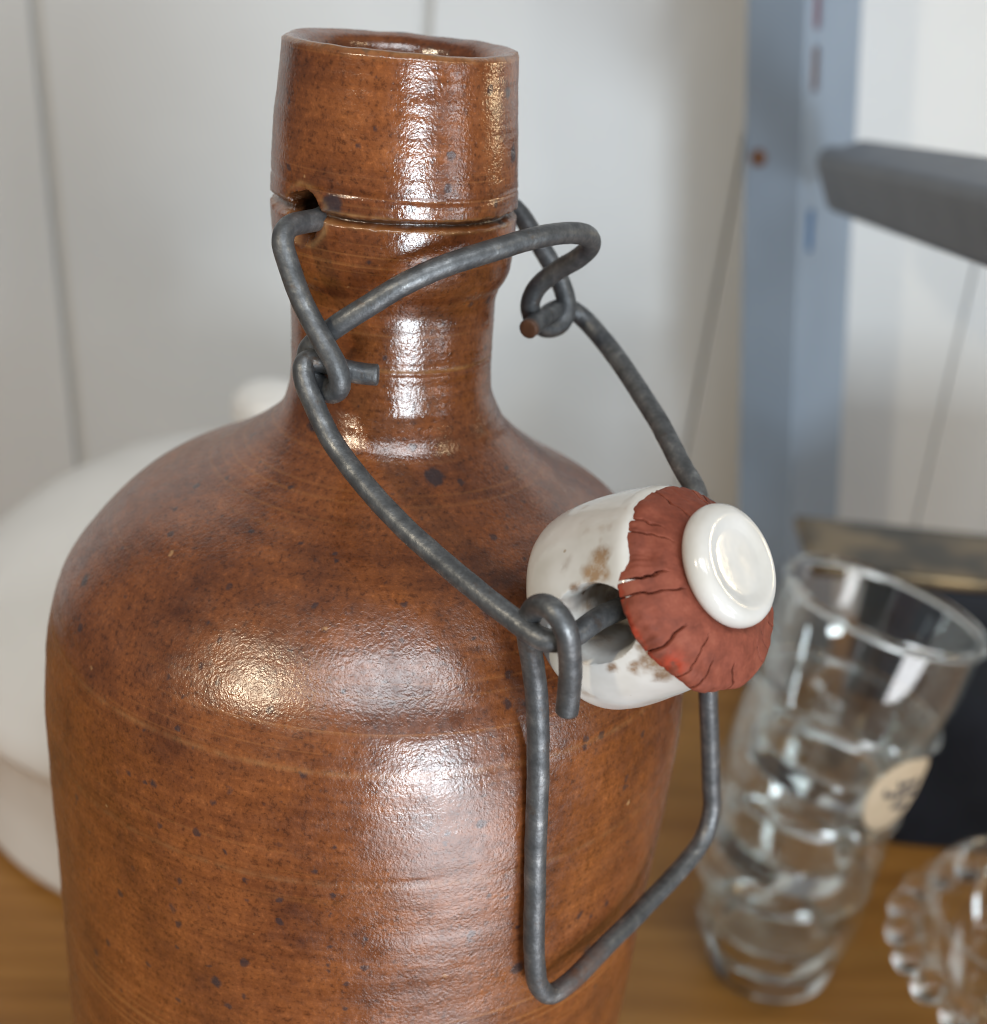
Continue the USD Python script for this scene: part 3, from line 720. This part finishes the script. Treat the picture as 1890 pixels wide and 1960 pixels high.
for hgt, mt in zip(slot_heights, (red_chip, rusty, blue_chip)):
    s = m3.Manifold.batch_hull([m3.Manifold.cylinder(0.0006, 0.0027, 0.0027, 20).rotate([0, 90, 0]).translate([0.0013, 0.0072, hgt + q]) for q in (-0.0054, 0.0054)]).to_mesh()
    obj('slot_lining', (frame_move(s.vert_properties[:, :3].astype(float), p_bot, e1, e2, axis), s.tri_verts), mt, post, smooth=30)
hs = (at(1478, 312, y=PY) - p_bot) @ axis
s = m3.Manifold.cylinder(0.0016, 0.0030, 0.0024, 24).rotate([90, 0, 0]).translate([0.0165, 0.0001, hs]).to_mesh()
obj('screw', (frame_move(s.vert_properties[:, :3].astype(float), p_bot, e1, e2, axis), s.tri_verts), rusty, post, smooth=30)

rail = thing('shelf_rail', 'dark grey steel cross rail running forward from the blue-grey post', 'rail')
r0, r1 = at(1622, 336, y=PY - 0.026), at(1890, 402, y=0.105)
ax = r1 - r0; Lr = np.linalg.norm(ax); ax /= Lr
zr = np.array([0, 0, 1.0]) - ax * ax[2]; zr /= np.linalg.norm(zr); yr = np.cross(zr, ax)
zr, yr = zr * math.cos(0.40) - yr * math.sin(0.40), yr * math.cos(0.40) + zr * math.sin(0.40)
b = box_mesh(0, Lr + 0.10, -0.009, 0.009, -0.0095, 0.0095, 0.0035).to_mesh()
obj('bar', (frame_move(b.vert_properties[:, :3].astype(float), r0, ax, yr, zr), b.tri_verts), steel_dark, rail, smooth=30)
b = m3.Manifold.batch_hull([m3.Manifold.cylinder(0.018, 0.0048, 0.0048, 24).rotate([0, 90, 0]).translate([-0.0165, 0, q]) for q in (-0.004, 0.004)]).to_mesh()
obj('end_bolt', (frame_move(b.vert_properties[:, :3].astype(float), r0, ax, yr, zr), b.tri_verts), steel_dark, rail, smooth=30)

# ------------------------------------------------------------------ black box with a bronze lid
fb = at(1759, 1607, z=0.0)
ft = at(1850, 1092, y=fb[1])
bx0 = at(1600, 1040, y=fb[1])[0] - 0.004
BH = ft[2]
BD = at(1640, 1003, z=BH)[1]
case = thing('black_box', 'black lacquered box with bronze top behind the stacked glasses', 'box')
UsdGeom.Xformable(case).AddTranslateOp().Set(Gf.Vec3d(float(bx0), float(fb[1]), 0.0))
UsdGeom.Xformable(case).AddRotateZOp().Set(-6.0)
BY = BD - fb[1] + 0.004
CX = at(1712, 1100, y=fb[1])[0] - bx0                   # the lid reaches out further left than the case
obj('case', box_mesh(CX, 0.24, 0, BY, 0.0004, BH - 0.0045, 0.0015), lacquer, case, smooth=30)
obj('lid', box_mesh(-0.002, 0.242, -0.002, BY + 0.001, BH - 0.0043, BH, 0.0012), bronze, case, smooth=30)

# ------------------------------------------------------------------ stack of tumblers
base_c = at(1470, 1848, z=0.001)
top_c = at(1696, 1160, y=base_c[1] + 0.004)


def tumbler(parent, origin, axis_, r_top, r_bot, h, seed):
    zt = np.asarray(axis_) / np.linalg.norm(axis_)
    xt = np.cross([0, 1.0, 0], zt); xt /= np.linalg.norm(xt); yt = np.cross(zt, xt)
    w = 0.0013
    pr = [(r_bot * 1.0, 0.0088), (r_bot + (r_top - r_bot) * 0.3, h * 0.30), (r_top * 0.985, h * 0.62), (r_top * 0.99, h * 0.66), (r_top, h * 0.70), (r_top, h * 0.97)]
    v, f = grid_mesh(revolve(dense(pr, 0.0012), 96))
    pb = [(r_bot * 0.75, 0.0002), (r_bot * 0.93, 0.0004), (r_bot, 0.0022), (r_bot * 1.0, 0.0086), (r_bot - w * 1.6, 0.0088), (r_bot * 0.7, 0.0066)]
    vb, fb_ = grid_mesh(revolve(dense(pb, 0.0008), 96), cap0=True, cap1=True)
    ring = grid_mesh(np.concatenate([q := revolve([(r_top + 0.0011 * math.cos(x), h - 0.0002 + 0.0013 * math.sin(x)) for x in np.linspace(0, 2 * np.pi, 12, endpoint=False)], 96), q[:1]], 0))
    obj('rim', (frame_move(ring[0], origin, xt, yt, zt), ring[1]), solid_glass, parent)
    return frame_move(v, origin, xt, yt, zt), f, frame_move(vb, origin, xt, yt, zt), fb_, (xt, yt, zt)


rim_px = [(1500, 1655), (1546, 1502), (1618, 1338), (1696, 1160)]
depth_y = [base_c[1] + 0.001, base_c[1] + 0.0015, base_c[1] + 0.002, base_c[1] + 0.003]
rims = [at(u, v, y=yy) for (u, v), yy in zip(rim_px, depth_y)]
GH = 0.052
prev = None
words = ['bottom one, resting on the wooden shelf', 'second from the bottom', 'the one with a tan sticker', 'topmost one, its open rim uncovered']
for k in range(4):
    c = rims[k]
    if k == 0:
        a = c - base_c; o = base_c; h = np.linalg.norm(a)
    else:
        a = (c - rims[k - 1]) ; a = a / np.linalg.norm(a); h = GH; o = c - a * h
    rt = [0.0232, 0.0246, 0.0254, 0.0262][k]
    t = thing('glass_tumbler', 'clear glass tumbler in the leaning stack, ' + words[k], 'glass')
    v, f, vb, fb_, fr3 = tumbler(t, o, a, rt, rt * 0.74, h, k)
    obj('tumbler_wall', (v, f), glass, t)
    obj('base', (vb, fb_), solid_glass, t)
    if k == 2:
        # round paper sticker, curved with the glass
        xt, yt, zt = fr3
        sc = at(1714, 1515, y=c[1] - 0.02)
        q = sc - o
        phi0 = math.atan2((q @ yt), (q @ xt)); z0 = q @ zt
        rr0 = rt + 0.0005
        g = np.linspace(0, 1, 14); aa = np.linspace(0, 2 * np.pi, 48, endpoint=False)
        G, A = np.meshgrid(g, aa, indexing='ij')
        SR = 0.0118

        def wrap(sx, sz, lift):
            ph = phi0 + sx / rr0
            zz = z0 + sz
            rz = np.interp(zz, [0, h * 0.30, h * 0.62, h * 0.70, h], [rt * 0.74, rt * 0.74 + rt * 0.26 * 0.3, rt * 0.985, rt, rt]) + lift
            return o + (rz * np.cos(ph))[..., None] * xt + (rz * np.sin(ph))[..., None] * yt + zz[..., None] * zt
        lay = [wrap(G * SR * np.cos(A), G * SR * np.sin(A), 0.0002), wrap(G[::-1] * SR * np.cos(A), G[::-1] * SR * np.sin(A), 0.0004)]
        stick = obj('price_sticker', grid_mesh(np.concatenate(lay, 0)), paper, t, label='round tan paper sticker with blurred handwriting')
        rng = np.random.default_rng(12)
        for row, (zz, x0, x1) in enumerate(((0.0040, -0.004, 0.0045), (0.0008, -0.0075, 0.006), (-0.0030, -0.003, 0.004))):
            xs = np.linspace(x0, x1, 70); s = (xs - x0) * 3000
            zs = zz + 0.0010 * np.sin(s * 0.9 + row) * (0.5 + 0.5 * np.sin(s * 0.31 + 2 * row)) + 0.0005 * np.sin(s * 2.1)
            obj('handwriting', wire(wrap(xs + 0.0003 * np.cos(s * 0.9), zs, 0.00055), 0.00034, step=0.0003, sides=6, seed=row, soft=0), ink, stick)

# ------------------------------------------------------------------ beaded glass dish at the lower right corner
bd = thing('beaded_dish', 'clear glass dish edged with a ring of glass beads, lower right corner', 'dish')
DZ = 0.036
left_pt = at(1772, 1818, z=DZ)
DR = 0.036
dc = np.array([left_pt[0] + DR * 0.985, left_pt[1] - 0.002, 0])
bowl_pr = dense([(0.0195, 0.0075), (0.0225, 0.010), (0.029, 0.018), (DR - 0.002, 0.028), (DR, DZ), (DR + 0.0005, DZ + 0.012), (DR - 0.0002, DZ + 0.0128), (DR - 0.0016, DZ + 0.0126), (DR - 0.0022, DZ + 0.0105)], 0.0012)
obj('bowl', grid_mesh(revolve(bowl_pr, 128) + [dc[0], dc[1], 0]), glass, bd)
obj('foot', lathe([(0.0150, 0.0004), (0.0190, 0.0006), (0.0195, 0.003), (0.0190, 0.0072), (0.0150, 0.0074)], dc[0], dc[1], 96), solid_glass, bd)
NB = 24
sph = trimesh.creation.icosphere(subdivisions=3, radius=0.0043)
for k in range(NB):
    a = 2 * np.pi * k / NB
    x, y = dc[0] + (DR + 0.0040) * math.cos(a), dc[1] + (DR + 0.0040) * math.sin(a)
    obj('bead', (np.array(sph.vertices) + [x, y, DZ - 0.001], np.array(sph.faces)), solid_glass, bd)
